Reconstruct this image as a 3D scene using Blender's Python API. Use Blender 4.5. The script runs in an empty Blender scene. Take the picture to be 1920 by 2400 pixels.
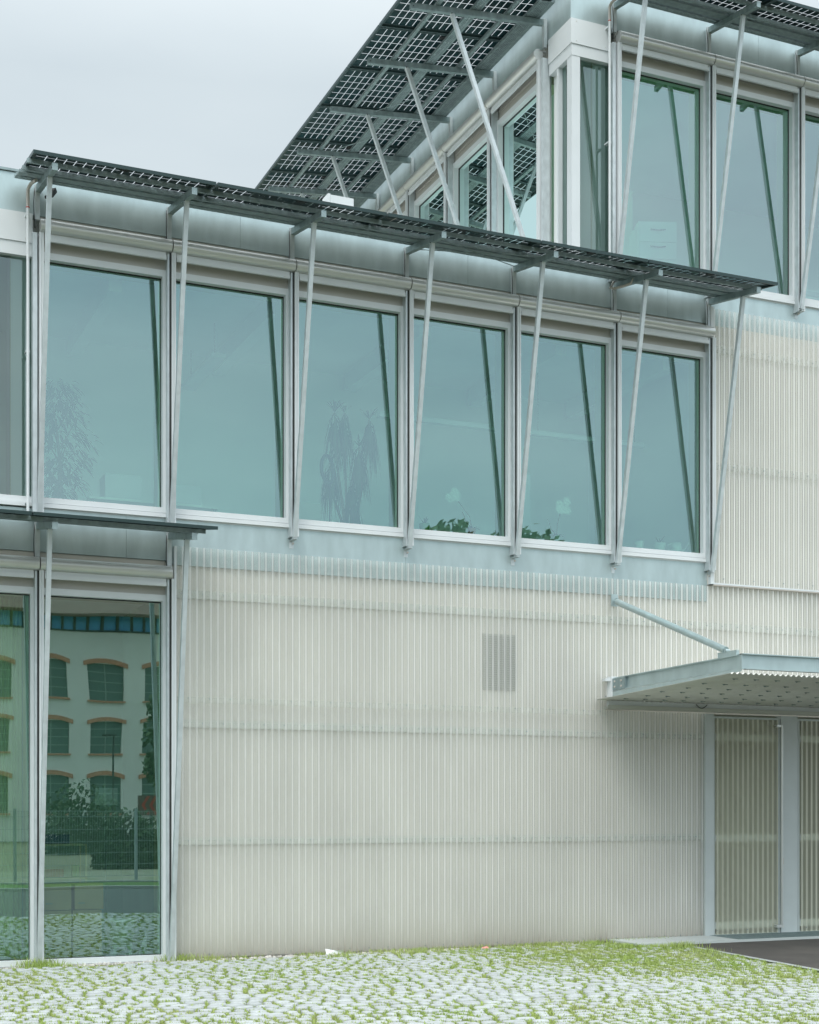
import bpy, math, random
from mathutils import Vector, Matrix, noise
random.seed(7)
R = math.radians
sc = bpy.context.scene
col = sc.collection

# ------------------------------------------------------------------ camera
cam_d = bpy.data.cameras.new('camera'); cam = bpy.data.objects.new('camera', cam_d); col.objects.link(cam)
cam_d.sensor_fit = 'HORIZONTAL'; cam_d.sensor_width = 36; cam_d.lens = 36*3379.94/1920
cam_d.shift_y = 702.2/1920; cam_d.clip_start = .1; cam_d.clip_end = 2000
cam.location = (-2.6079, -16.491, 1.7204); cam.rotation_euler = (R(90), 0, -.4091)
sc.camera = cam

# ------------------------------------------------------------------ sky
SUN_EL, SUN_AZ = 55, 215           # azimuth measured clockwise from +Y
w = bpy.data.worlds.new('World'); sc.world = w; w.use_nodes = True
nt = w.node_tree; nt.nodes.clear(); N = nt.nodes.new; L = nt.links.new
out = N('ShaderNodeOutputWorld'); bg = N('ShaderNodeBackground'); bg.inputs[1].default_value = .1
sky = N('ShaderNodeTexSky'); sky.sky_type = 'NISHITA'; sky.sun_disc = False
sky.sun_elevation = R(SUN_EL); sky.sun_rotation = R(SUN_AZ); sky.air_density = 1.5; sky.dust_density = 3
tc = N('ShaderNodeTexCoord'); sep = N('ShaderNodeSeparateXYZ'); L(tc.outputs['Generated'], sep.inputs[0])
mp = N('ShaderNodeMapping'); mp.inputs['Scale'].default_value = (1, 1, 3.2); L(tc.outputs['Generated'], mp.inputs[0])
nz = N('ShaderNodeTexNoise'); nz.inputs['Scale'].default_value = 2.3; nz.inputs['Detail'].default_value = 6; nz.inputs['Roughness'].default_value = .5
L(mp.outputs[0], nz.inputs['Vector'])
cr = N('ShaderNodeValToRGB'); cr.color_ramp.elements[0].position = .34; cr.color_ramp.elements[1].position = .66
cr.color_ramp.elements[0].color = (.64, .71, .78, 1); cr.color_ramp.elements[1].color = (1.10, 1.10, 1.09, 1); L(nz.outputs[0], cr.inputs[0])
gr = N('ShaderNodeValToRGB'); e = gr.color_ramp.elements; e[0].position = 0; e[0].color = (.25, .285, .305, 1); e[1].position = 1.0; e[1].color = (.82, .82, .82, 1)
e2 = e.new(.45); e2.color = (.30, .335, .352, 1); e3 = e.new(.70); e3.color = (.62, .65, .66, 1)
L(sep.outputs[2], gr.inputs[0])
mu = N('ShaderNodeMix'); mu.data_type = 'RGBA'; mu.blend_type = 'MULTIPLY'; mu.inputs[0].default_value = 1
L(gr.outputs[0], mu.inputs[6]); L(cr.outputs[0], mu.inputs[7])
sca = N('ShaderNodeVectorMath'); sca.operation = 'SCALE'; sca.inputs[3].default_value = 25; L(mu.outputs[2], sca.inputs[0])
dt = N('ShaderNodeVectorMath'); dt.operation = 'DOT_PRODUCT'; dt.inputs[1].default_value = (.05, -1, 0); L(tc.outputs['Generated'], dt.inputs[0])
mr = N('ShaderNodeMapRange'); mr.interpolation_type = 'SMOOTHSTEP'; mr.inputs[1].default_value = -.5; mr.inputs[2].default_value = .9; mr.inputs[3].default_value = 21.8; mr.inputs[4].default_value = 42; L(dt.outputs['Value'], mr.inputs[0]); L(mr.outputs[0], sca.inputs[3])
mf = N('ShaderNodeMapRange'); mf.inputs[1].default_value = -.7; mf.inputs[2].default_value = .6; mf.inputs[3].default_value = .28; mf.inputs[4].default_value = .95; L(dt.outputs['Value'], mf.inputs[0]); L(mf.outputs[0], mu.inputs[0])
mx = N('ShaderNodeMix'); mx.data_type = 'RGBA'; mx.inputs[0].default_value = .93
L(sky.outputs[0], mx.inputs[6]); L(sca.outputs[0], mx.inputs[7]); L(mx.outputs[2], bg.inputs[0]); L(bg.outputs[0], out.inputs[0])

# ------------------------------------------------------------------ sun (overcast)
sd = bpy.data.lights.new('sun', 'SUN'); sun = bpy.data.objects.new('sun', sd); col.objects.link(sun)
sd.energy = 1.2; sd.angle = R(30); sd.color = (1, .96, .9)
sdir = Vector((math.sin(R(SUN_AZ))*math.cos(R(SUN_EL)), math.cos(R(SUN_AZ))*math.cos(R(SUN_EL)), math.sin(R(SUN_EL))))
sun.rotation_euler = sdir.to_track_quat('Z', 'Y').to_euler(); sun.location = (-20, -30, 40)
sc.view_settings.view_transform = 'Standard'; sc.view_settings.look = 'None'; sc.view_settings.exposure = .17; sc.view_settings.gamma = 1
sc.render.engine = 'CYCLES'
sc.cycles.max_bounces = 10; sc.cycles.transparent_max_bounces = 24; sc.cycles.glossy_bounces = 5; sc.cycles.diffuse_bounces = 4

# ------------------------------------------------------------------ helpers
class MB:
    def __init__(s): s.v = []; s.f = []; s.mi = []; s.m = 0; s.smooth = []; s.sm = False; s.cols = []; s.c = None
    def add(s, vs, fs):
        b = len(s.v); s.v += [tuple(p) for p in vs]
        for f in fs: s.f.append(tuple(b+i for i in f)); s.mi.append(s.m); s.smooth.append(s.sm)
        if s.c is not None: s.cols += [s.c]*len(vs)
    def box(s, x0, x1, y0, y1, z0, z1):
        s.add([(x0,y0,z0),(x1,y0,z0),(x1,y1,z0),(x0,y1,z0),(x0,y0,z1),(x1,y0,z1),(x1,y1,z1),(x0,y1,z1)],
              [(0,3,2,1),(4,5,6,7),(0,1,5,4),(1,2,6,5),(2,3,7,6),(3,0,4,7)])
    def bar(s, a, b, wd, h, up=(0,0,1), cap=True):
        a = Vector(a); b = Vector(b); d = (b-a).normalized(); r = d.cross(Vector(up))
        if r.length < 1e-4: r = d.cross(Vector((1,0,0)))
        r.normalize(); u = r.cross(d)
        vs = []
        for p in (a, b):
            for (i, j) in ((-1,-1),(1,-1),(1,1),(-1,1)): vs.append(p+r*i*wd/2+u*j*h/2)
        s.add(vs, [(0,1,5,4),(1,2,6,5),(2,3,7,6),(3,0,4,7),(3,2,1,0),(4,5,6,7)])
    def tube(s, pts, rad, n=10, cap=True):
        pts = [Vector(p) for p in pts]; rings = []; up = None
        for i, p in enumerate(pts):
            d = (pts[min(i+1,len(pts)-1)]-pts[max(i-1,0)]).normalized()
            if up is None: up = d.orthogonal().normalized()
            up = (up-d*up.dot(d)).normalized(); r = d.cross(up)
            rr = rad[i] if isinstance(rad, (list, tuple)) else rad
            rings.append([p+(up*math.cos(2*math.pi*k/n)+r*math.sin(2*math.pi*k/n))*rr for k in range(n)])
        vs = [q for rg in rings for q in rg]; fs = []
        for i in range(len(pts)-1):
            for k in range(n): fs.append((i*n+k, i*n+(k+1)%n, (i+1)*n+(k+1)%n, (i+1)*n+k))
        o = s.sm; s.sm = True; s.add(vs, fs); s.sm = False
        if cap: s.add(rings[0], [tuple(range(n-1,-1,-1))]); s.add(rings[-1], [tuple(range(n))])
        s.sm = o
    def lathe(s, prof, c=(0,0,0), n=20):
        vs = []; fs = []
        for (r, z) in prof:
            for k in range(n): vs.append((c[0]+r*math.cos(2*math.pi*k/n), c[1]+r*math.sin(2*math.pi*k/n), c[2]+z))
        for i in range(len(prof)-1):
            for k in range(n): fs.append((i*n+k, i*n+(k+1)%n, (i+1)*n+(k+1)%n, (i+1)*n+k))
        o = s.sm; s.sm = True; s.add(vs, fs); s.sm = o
    def build(s, name, mats, parent=None, map=None):
        me = bpy.data.meshes.new(name)
        vs = s.v if map is None else [map(p) for p in s.v]
        me.from_pydata(vs, [], s.f)
        if not isinstance(mats, (list, tuple)): mats = [mats]
        for m in mats: me.materials.append(m)
        me.polygons.foreach_set('material_index', s.mi); me.polygons.foreach_set('use_smooth', s.smooth)
        if s.cols:
            a = me.color_attributes.new('tone', 'FLOAT_COLOR', 'POINT')
            a.data.foreach_set('color', [c for q in s.cols for c in (q, q, q, 1)])
        me.update(); o = bpy.data.objects.new(name, me); col.objects.link(o)
        if parent is not None: o.parent = parent
        return o
def tag(o, label=None, cat=None, group=None, kind=None):
    if label: o['label'] = label
    if cat: o['category'] = cat
    if group: o['group'] = group
    if kind: o['kind'] = kind
    return o
def empty(name, loc, label, cat, group=None):
    o = bpy.data.objects.new(name, None); o.location = loc; o.empty_display_size = .2; col.objects.link(o); return tag(o, label, cat, group)
def copy_tree(o, dx, parent=None):
    kids = list(o.children)
    c = o.copy(); col.objects.link(c); c.parent = parent if parent is not None else o.parent
    if dx is not None: c.location = Vector(o.location)+Vector(dx)
    for k in kids: copy_tree(k, None, c)
    return c

# ------------------------------------------------------------------ materials
def mat(name, base=(.5,.5,.5), rough=.5, metal=0, var=0, vscale=8, bump=0, bscale=40, spec=.5, coat=0, stretch=(1,1,1), tone=False, col2=None, det=5, lo=.3, hi=.7):
    m = bpy.data.materials.new(name); m.use_nodes = True; t = m.node_tree; p = t.nodes['Principled BSDF']
    p.inputs['Base Color'].default_value = (*base, 1); p.inputs['Roughness'].default_value = rough; p.inputs['Metallic'].default_value = metal
    p.inputs['Specular IOR Level'].default_value = spec; p.inputs['Coat Weight'].default_value = coat
    n = t.nodes.new; l = t.links.new
    co = n('ShaderNodeTexCoord'); mp_ = n('ShaderNodeMapping'); mp_.inputs['Scale'].default_value = stretch; l(co.outputs['Object'], mp_.inputs[0])
    src = None
    if var or col2:
        z = n('ShaderNodeTexNoise'); z.inputs['Scale'].default_value = vscale; z.inputs['Detail'].default_value = det; l(mp_.outputs[0], z.inputs['Vector'])
        r = n('ShaderNodeValToRGB'); r.color_ramp.elements[0].position = lo; r.color_ramp.elements[1].position = hi
        c2 = col2 if col2 else tuple(b*(1-var) for b in base)
        c1 = base if col2 else tuple(min(1, b*(1+var*.6)) for b in base)
        r.color_ramp.elements[0].color = (*c2, 1); r.color_ramp.elements[1].color = (*c1, 1); l(z.outputs[0], r.inputs[0]); src = r.outputs[0]
    if tone:
        a = n('ShaderNodeAttribute'); a.attribute_name = 'tone'; mm = n('ShaderNodeMix'); mm.data_type = 'RGBA'; mm.blend_type = 'MULTIPLY'; mm.inputs[0].default_value = 1
        if src is None: mm.inputs[6].default_value = (*base, 1)
        else: l(src, mm.inputs[6])
        l(a.outputs['Color'], mm.inputs[7]); src = mm.outputs[2]
    if src is not None: l(src, p.inputs['Base Color'])
    if bump:
        z = n('ShaderNodeTexNoise'); z.inputs['Scale'].default_value = bscale; z.inputs['Detail'].default_value = 4; l(mp_.outputs[0], z.inputs['Vector'])
        b = n('ShaderNodeBump'); b.inputs['Strength'].default_value = bump; b.inputs['Distance'].default_value = .01; l(z.outputs[0], b.inputs['Height']); l(b.outputs[0], p.inputs['Normal'])
    return m
def glass(name, refl=.27, rt=(.84,.98,1), tt=(.42,.78,.60), wave=.02):
    m = bpy.data.materials.new(name); m.use_nodes = True; t = m.node_tree; t.nodes.clear(); n = t.nodes.new; l = t.links.new
    o = n('ShaderNodeOutputMaterial'); mx = n('ShaderNodeMixShader'); tr = n('ShaderNodeBsdfTransparent'); g = n('ShaderNodeBsdfGlossy')
    tr.inputs[0].default_value = (*tt, 1); g.inputs[0].default_value = (*rt, 1); g.inputs[1].default_value = 0
    fr = n('ShaderNodeFresnel'); fr.inputs[0].default_value = 1.5
    ad = n('ShaderNodeMath'); ad.operation = 'ADD'; ad.inputs[1].default_value = refl-.04; ad.use_clamp = True; l(fr.outputs[0], ad.inputs[0])
    l(ad.outputs[0], mx.inputs[0]); l(tr.outputs[0], mx.inputs[1]); l(g.outputs[0], mx.inputs[2]); l(mx.outputs[0], o.inputs[0])
    co = n('ShaderNodeTexCoord'); z = n('ShaderNodeTexNoise'); z.inputs['Scale'].default_value = .9; z.inputs['Detail'].default_value = 0; l(co.outputs['Object'], z.inputs['Vector'])
    b = n('ShaderNodeBump'); b.inputs['Strength'].default_value = wave; b.inputs['Distance'].default_value = .1; l(z.outputs[0], b.inputs['Height']); l(b.outputs[0], g.inputs['Normal'])
    return m
def sheet(name, base, opac, rough=.25, tt=(.93,.95,.93), spec=.7, dirt=False):
    m = bpy.data.materials.new(name); m.use_nodes = True; t = m.node_tree; n = t.nodes.new; l = t.links.new
    p = t.nodes['Principled BSDF']; o = t.nodes['Material Output']
    p.inputs['Roughness'].default_value = rough; p.inputs['Specular IOR Level'].default_value = spec
    co = n('ShaderNodeTexCoord'); mp_ = n('ShaderNodeMapping'); mp_.inputs['Scale'].default_value = (1.2, 1, .25); l(co.outputs['Object'], mp_.inputs[0])
    z = n('ShaderNodeTexNoise'); z.inputs['Scale'].default_value = 2.2; z.inputs['Detail'].default_value = 7; z.inputs['Roughness'].default_value = .65; l(mp_.outputs[0], z.inputs['Vector'])
    r = n('ShaderNodeValToRGB'); r.color_ramp.elements[0].position = .3; r.color_ramp.elements[1].position = .7
    r.color_ramp.elements[0].color = (*[b*.88 for b in base], 1); r.color_ramp.elements[1].color = (*[min(1, b*1.05) for b in base], 1); l(z.outputs[0], r.inputs[0]); base_out = r.outputs[0]
    # every sheet is a shade apart from its neighbour
    sp = n('ShaderNodeSeparateXYZ'); l(co.outputs['Object'], sp.inputs[0]); dv = n('ShaderNodeMath'); dv.operation = 'DIVIDE'; dv.inputs[1].default_value = .842; l(sp.outputs[0], dv.inputs[0])
    flo = n('ShaderNodeMath'); flo.operation = 'FLOOR'; l(dv.outputs[0], flo.inputs[0]); wn = n('ShaderNodeTexWhiteNoise'); wn.noise_dimensions = '1D'; l(flo.outputs[0], wn.inputs['W'])
    vr = n('ShaderNodeMapRange'); vr.inputs[3].default_value = .94; vr.inputs[4].default_value = 1.0; l(wn.outputs['Value'], vr.inputs[0])
    vm = n('ShaderNodeVectorMath'); vm.operation = 'SCALE'; l(base_out, vm.inputs[0]); l(vr.outputs[0], vm.inputs[3]); base_out = vm.outputs[0]
    if dirt:   # splash dirt above the ground
        dm = n('ShaderNodeMapping'); dm.inputs['Scale'].default_value = (1.4, 1, .9); l(co.outputs['Object'], dm.inputs[0]); dz = n('ShaderNodeTexNoise'); dz.inputs['Scale'].default_value = 1.1; dz.inputs['Detail'].default_value = 6; l(dm.outputs[0], dz.inputs['Vector'])
        hz = n('ShaderNodeMapRange'); hz.inputs[1].default_value = -.02; hz.inputs[2].default_value = .55; hz.inputs[3].default_value = 1.25; hz.inputs[4].default_value = 0; l(sp.outputs[2], hz.inputs[0])
        pw = n('ShaderNodeMath'); pw.operation = 'POWER'; pw.inputs[1].default_value = 2.2; l(hz.outputs[0], pw.inputs[0]); mm2 = n('ShaderNodeMath'); mm2.operation = 'MULTIPLY'; l(pw.outputs[0], mm2.inputs[0]); l(dz.outputs[0], mm2.inputs[1])
        dx = n('ShaderNodeMix'); dx.data_type = 'RGBA'; l(mm2.outputs[0], dx.inputs[0]); l(base_out, dx.inputs[6]); dx.inputs[7].default_value = (.36, .27, .19, 1); base_out = dx.outputs[2]
    l(base_out, p.inputs['Base Color'])
    tl = n('ShaderNodeBsdfTranslucent'); l(r.outputs[0], tl.inputs[0]); m1 = n('ShaderNodeMixShader'); m1.inputs[0].default_value = .3; l(p.outputs[0], m1.inputs[1]); l(tl.outputs[0], m1.inputs[2])
    tr = n('ShaderNodeBsdfTransparent'); tr.inputs[0].default_value = (*tt, 1)
    lw = n('ShaderNodeLayerWeight'); lw.inputs[0].default_value = .5
    ma = n('ShaderNodeMath'); ma.operation = 'MULTIPLY_ADD'; ma.inputs[1].default_value = 1.05; ma.inputs[2].default_value = opac; ma.use_clamp = True; l(lw.outputs['Facing'], ma.inputs[0])
    m2 = n('ShaderNodeMixShader'); l(ma.outputs[0], m2.inputs[0]); l(tr.outputs[0], m2.inputs[1]); l(m1.outputs[0], m2.inputs[2]); l(m2.outputs[0], o.inputs[0])
    return m
M = {}
M['galvbright'] = mat('galvanised_bright', (.57,.62,.635), .42, .35, .12, 14, .05, 60, stretch=(1,1,.6))  # lighter copy of the steel, toned for struts and posts in the light
M['galv'] = mat('galvanised', (.26,.33,.335), .45, .4, .22, 14, .05, 60, stretch=(1,1,.6))  # darker copy of the steel, shade under the canopies put into its colour
M['galvsheet'] = mat('galvanised_sheet', (.42,.51,.515), .40, .5, .11, 7, .04, 30, stretch=(1,1,.35), det=8)
M['white'] = mat('white_aluminium', (.66,.69,.70), .4, 0, .03, 3)
M['alu'] = mat('anodised_aluminium', (.62,.63,.61), .33, .55, .03, 5)
M['taupe'] = mat('taupe_panel', (.46,.45,.41), .5, .1, .05, 3)
M['black'] = mat('black_rubber', (.02,.022,.022), .5)
M['glass'] = glass('window_glass', refl=.25, rt=(.71,.96,1), tt=(.66,.96,.80), wave=.012)
M['glass_side'] = glass('window_glass_side', refl=.14, rt=(.75,.95,.92), tt=(.45,.82,.60), wave=.012)
M['glass_top'] = glass('window_glass_top', refl=.25, rt=(.80,.90,1), tt=(.55,.90,.78), wave=.012)
M['glass_low'] = glass('window_glass_ground', refl=.37, rt=(.72,1,1), tt=(.70,.98,.85), wave=.018)
M['glass_corner'] = glass('corner_glass', refl=.15, rt=(.8,.9,.9), tt=(.5,.62,.58), wave=.01)
M['back'] = mat('cladding_backing', (.69,.66,.61), .8, 0, .08, .8)
M['rail'] = mat('backing_rail', (.62,.62,.58), .6)
M['sheet'] = sheet('corrugated_translucent', (.95,.94,.915), .17, .12, dirt=True)
M['sheet_door'] = sheet('door_translucent', (.82,.81,.68), .36, .2, (.90,.93,.84))
M['pvcell'] = mat('solar_cell', (.004,.028,.032), .4, 0, .3, 3, spec=.2)
M['pvframe'] = mat('panel_frame', (.045,.075,.078), .4, .3)
M['inner'] = mat('interior_plaster', (.86,.88,.86), .8)
M['ceil'] = mat('interior_ceiling', (.80,.83,.81), .8, 0, .05, 1)
M['floor_in'] = mat('interior_floor', (.48,.49,.46), .5)
M['conduit'] = mat('grey_conduit', (.50,.46,.42), .5)
M['red'] = mat('red_band', (.5,.03,.02), .5)
M['paintgrey'] = mat('pale_blue_grey_paint', (.52,.565,.555), .45, 0, .05, 3)
M['wood'] = mat('birch_wood', (.56,.56,.40), .6)

# ------------------------------------------------------------------ ground
g = MB(); g.add([(-500,-500,-.03),(500,-500,-.03),(500,500,-.03),(-500,500,-.03)], [(0,1,2,3)])
tag(g.build('ground', mat('earth', (.20,.19,.13), .95, 0, .3, 3, .3, 30, col2=(.12,.14,.07))), kind='structure')
g = MB(); g.box(-60, 60, -15.4, -7.5, -.2, -.005)
tag(g.build('road', mat('asphalt_road', (.075,.085,.085), .85, 0, .2, 20, .3, 120)), kind='structure')
g = MB(); g.box(-60, 60, -15.55, -15.4, -.2, .06); g.box(-60, 60, -18.25, -18.1, -.2, .05)
tag(g.build('kerb', mat('kerb_stone', (.42,.43,.42), .8, 0, .1, 6)), kind='structure')
g = MB(); g.add([(-60,-18.1,.01),(60,-18.1,.01),(60,-15.55,.01),(-60,-15.55,.01)], [(0,1,2,3)])
tag(g.build('verge', mat('verge_turf', (.07,.14,.025), .9, 0, .3, 8, .5, 60)), kind='structure')
g = MB(); g.add([(-60,-26,-.012),(60,-26,-.012),(60,-18.25,-.012),(-60,-18.25,-.012)], [(0,1,2,3)])
tag(g.build('gravel_lot', mat('gravel', (.28,.27,.23), .95, 0, .35, 2.5, .5, 40, col2=(.15,.18,.08))), kind='structure')
g = MB(); g.add([(-8,-7.45,-.022),(8.0,-7.45,-.022),(8.0,-.02,-.022),(-8,-.02,-.022)], [(0,1,2,3)])
tag(g.build('paving_bed', mat('mossy_soil', (.27,.34,.10), .95, 0, .3, 3, .3, 30, col2=(.22,.20,.11))), kind='structure')
def edge_x(y): return 8.02+.108*(y+.8)+.0   # border of the dark asphalt patch
g = MB()
ys = [-.82, -2, -4, -6, -7.4]
for a, b in zip(ys, ys[1:]): g.add([(edge_x(a),a,.004),(edge_x(b),b,.004),(20,b,.004),(20,a,.004)], [(0,1,2,3)])
tag(g.build('asphalt_apron', mat('asphalt_apron', (.085,.078,.07), .9, 0, .35, 1.6, .6, 150, stretch=(1,1,1), col2=(.05,.047,.043))), kind='structure')
g = MB()
for a, b in zip(ys, ys[1:]): g.add([(edge_x(a)-.09,a,.012),(edge_x(b)-.09,b,.012),(edge_x(b),b,.012),(edge_x(a),a,.012),(edge_x(a),a,-.02),(edge_x(b),b,-.02)], [(0,1,2,3),(3,2,5,4)])
tag(g.build('paving_edge', mat('edging_stone', (.36,.39,.385), .8, 0, .06, 9)), kind='structure')

# cobbles (one paving surface of individual setts) + grass in the joints
cb = MB(); cb.sm = True; cb.c = 1
blades = MB()
def gdens(x, y):
    n = noise.noise(Vector((x*.55+3, y*.8, 1.3)))*.5+noise.noise(Vector((x*2.1, y*2.6, 4.0)))*.45+.40
    d = math.exp(-((x-6.6)/1.9)**2-((y+2.3+(x-6.6)*.5)/1.7)**2)*1.15
    d += math.exp(-((x-6.8)/1.3)**2-((y+.7)/.5)**2)*.8
    d += .55*math.exp(-((x-7.6)/.35)**2)
    return max(.12, n*.85+.24+d*.72)
def blade(x, y, z, h, wd=.0042):
    a = random.uniform(0, 6.28); dx, dy = math.cos(a)*wd, math.sin(a)*wd
    lx, ly = random.gauss(0, .35)*h, random.gauss(0, .35)*h
    blades.c = random.uniform(.7, 1.25)
    blades.add([(x-dx,y-dy,z),(x+dx,y+dy,z),(x+lx*.4+dx*.7,y+ly*.4+dy*.7,z+h*.6),(x+lx*.4-dx*.7,y+ly*.4-dy*.7,z+h*.6),(x+lx,y+ly,z+h)], [(0,1,2,3),(3,2,4)])
def stone(cx_, cy_, a, b, rot, zt):
    n = 12; ca, sa = math.cos(rot), math.sin(rot); e = random.uniform(.42, .72)
    j = [random.uniform(.9, 1.06) for _ in range(n)]; vs = []
    def ring(s, z):
        for k in range(n):
            t = 2*math.pi*k/n; c_, s_ = math.cos(t), math.sin(t)
            px = a*math.copysign(abs(c_)**e, c_)*j[k]*s; py = b*math.copysign(abs(s_)**e, s_)*j[k]*s
            vs.append((cx_+px*ca-py*sa, cy_+px*sa+py*ca, z))
    ring(1, -.02); ring(.97, zt-.014); ring(.86, zt-.004); ring(.5, zt)
    vs.append((cx_, cy_, zt+.001)); fs = []
    for i in range(3):
        for k in range(n): fs.append((i*n+k, i*n+(k+1)%n, (i+1)*n+(k+1)%n, (i+1)*n+k))
    for k in range(n): fs.append((3*n+k, 3*n+(k+1)%n, 4*n))
    cb.c = random.uniform(.86, 1.04); cb.add(vs, fs)
row = 0; y = -.30
while y > -7.45:
    dep = random.uniform(.115, .165); x = -6-random.random()*.2
    while x < 8.2:
        wd = random.choice((.11,.13,.15,.17,.21))*random.uniform(.9, 1.15)
        xc = x+wd/2
        ph = (xc % 1.35)/1.35; arc = .11*math.sin(math.pi*ph)**1.0+.05*math.sin(xc*3.1+row*.4)
        yc = y-arc-dep/2; slope = .11*math.pi/1.35*math.cos(math.pi*ph)
        if xc < edge_x(yc)-.13 and yc > -7.45 and yc < -.22 and not (xc > 7.3 and yc > -.80):
            if random.random() > .012+.16*max(0, gdens(xc, yc)-.9):
                stone(xc, yc+random.uniform(-.012,.012), wd*.5-.012, dep*.5-.018, -math.atan(slope)*.75+random.gauss(0,.06), random.uniform(.008,.02))
            d = gdens(xc, yc); nb = int(d*95+random.random()*8)
            for _ in range(nb):
                t = random.uniform(0, 6.28); k = random.uniform(.98, 1.10)
                h = random.uniform(.008, .024)*(1+1.0*min(1.1, d))
                q = max(abs(math.cos(t)), abs(math.sin(t)))**.6; blade(xc+math.cos(t)/q*wd*.50*k, yc+math.sin(t)/q*dep*.49*k, -.012, h)
        x += wd+.004
    y -= dep+.003; row += 1
# weeds along the wall foot, tufts
for _ in range(2400):
    x = random.uniform(1.5, 8.3); y = -abs(random.gauss(0, .11))-.02
    if noise.noise(Vector((x*2.2, y*3, 9)))+.12*(x-2.6) > -.02: blade(x, y, -.015, random.uniform(.012,.045)*(1+.08*x), .004)
for (tx, ty, nb, hh) in [(-.02,-.16,260,.13),(.25,-.2,80,.07),(1.62,-.08,200,.11),(2.0,-.1,120,.08),(7.1,-.95,400,.09),(6.9,-.4,300,.08),(6.3,-.35,300,.09),(7.75,-1.2,400,.12),(7.6,-1.9,300,.1),(6.2,-4.6,260,.09),(4.35,-.5,260,.10),(3.4,-.6,160,.09)]:
    for _ in range(nb): blade(tx+random.gauss(0,.12), ty+random.gauss(0,.07), -.015, random.uniform(.4,1)*hh, .004)
tag(cb.build('cobblestone_paving', mat('cobblestone', (.44,.47,.47), .75, 0, .10, 30, .35, 90, tone=True)), kind='structure')
tag(blades.build('grass', mat('grass_blade', (.30,.42,.09), .6, 0, .25, 1.2, tone=True, col2=(.40,.46,.16))), kind='stuff')
pb = MB(); pb.sm = True
for _ in range(900):
    x = random.uniform(-.4, 7.0); y = -abs(random.gauss(.09, .06))-.01; r = random.uniform(.008, .026); pb.c = random.uniform(.5, 1.0)
    vs = []; n = 6
    for (s, z) in ((1,-.01),(.95,.3),(.6,.8)):
        for k in range(n): vs.append((x+r*s*math.cos(k*1.047)*random.uniform(.8,1.2), y+r*s*math.sin(k*1.047)*random.uniform(.8,1.2), -.02+r*z))
    vs.append((x, y, -.02+r)); fs = [(i*n+k, i*n+(k+1)%n, (i+1)*n+(k+1)%n, (i+1)*n+k) for i in range(2) for k in range(n)]+[(2*n+k, 2*n+(k+1)%n, 3*n) for k in range(n)]
    pb.add(vs, fs)
tag(pb.build('pebbles', mat('pebble', (.62,.60,.55), .8, 0, .15, 20, tone=True)), kind='stuff')

# ------------------------------------------------------------------ the building
B = empty('office_building', (0,0,0), 'three storey office building with pale corrugated cladding, galvanised bands and green tinted windows', 'building')
T = [4.16, 7.93, 11.64]            # glass heads per storey
GB = [.055, 5.25, 8.985]           # glass bottoms
XC = 6.86                          # corner of the top storey
swap = lambda p: (XC+p[1], .70+p[0], p[2])

def window(k, gm, map=None):
    """one bay, local x 0..1.5; rails/posts stand at the right-hand end"""
    t, b = T[k], GB[k]; m = MB()
    m.box(.045, 1.455, .0, .09, t, t+.075)                 # head
    m.box(.045, 1.455, .0, .09, b-.062, b)                 # bottom rail
    m.box(1.42, 1.455, -.003, .092, b-.062, t+.075)        # right stile
    m.box(.005, .045, .0, .09, b-.062, t+.075)             # left stile
    m.box(.005, 1.455, -.012, .09, b-.115, b-.068)         # sill
    if k: m.box(.005, 1.455, .02, .1, b-.13, b-.115)
    win = m.build('window', M['white'], B, map)
    m = MB(); m.add([(.045,.085,b),(1.42,.085,b),(1.42,.085,t),(.045,.085,t)], [(0,1,2,3)])
    m.build('pane', gm, win, map)
    m = MB(); m.box(.045, .052, .075, .084, b, t); m.box(1.412, 1.4195, .075, .084, b, t); m.box(.052, 1.412, .075, .084, t-.012, t); m.box(.052, 1.412, .075, .084, b, b+.008)
    m.build('gasket', M['black'], win, map)
    m = MB(); m.box(.03, 1.46, .03, .06, t+.078, t+.475); m.box(.04, 1.455, .022, .032, t+.20, t+.206)
    m.build('head_panel', M['taupe'], win, map)
    # blind cassette
    m = MB(); m.tube([(.006,-.11,t+.323),(1.494,-.11,t+.323)], .073, 28)
    m.box(.006, 1.494, -.11, -.0, t+.365, t+.386)
    m.build('blind_cassette', M['alu'], win, map)
    m = MB(); m.box(.06, 1.438, -.115, -.085, t+.160, t+.207); m.box(.06, 1.438, -.095, -.088, t+.207, t+.25)
    bb = m.build('blind_bottom_bar', M['white'], win, map)
    m = MB(); m.box(1.36, 1.41, -.1165, -.115, t+.168, t+.174); m.build('bar_badge', M['rail'], bb, map)
    # guide rail pair and support post
    m = MB(); zb = -.02 if k == 0 else b-.235
    m.box(1.499, 1.521, -.12, 0, zb, t+.25); m.box(1.526, 1.548, -.12, 0, zb, t+.25); m.box(1.52, 1.527, -.11, 0, zb, t+.25)
    m.build('guide_rail', M['white'], win, map)
    m = MB(); m.box(1.478, 1.499, -.09, 0, zb+.02, t+.25); m.build('rail_slot', M['black'], win, map)
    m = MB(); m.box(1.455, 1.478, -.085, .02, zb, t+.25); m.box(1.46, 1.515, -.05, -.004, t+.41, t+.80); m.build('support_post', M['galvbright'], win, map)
    # inner jamb and sill board
    m = MB(); m.box(1.385, 1.57, .10, .30, b-.05, t+.1); m.box(.07, 1.385, .10, .28, t-.01, t+.1)
    if k: m.box(-.0, 1.385, .10, .42, b-.05, b+.012)
    m.build('inner_frame', M['wood'], win, map)
    return win
wm = window(1, M['glass']); wm.location = (0,0,0)
for i in range(1, 6): copy_tree(wm, (1.5*i, 0, 0))
wg = window(0, M['glass_low'])
for i in (-1,-2,-3): copy_tree(wg, (1.5*i, 0, 0))
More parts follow.
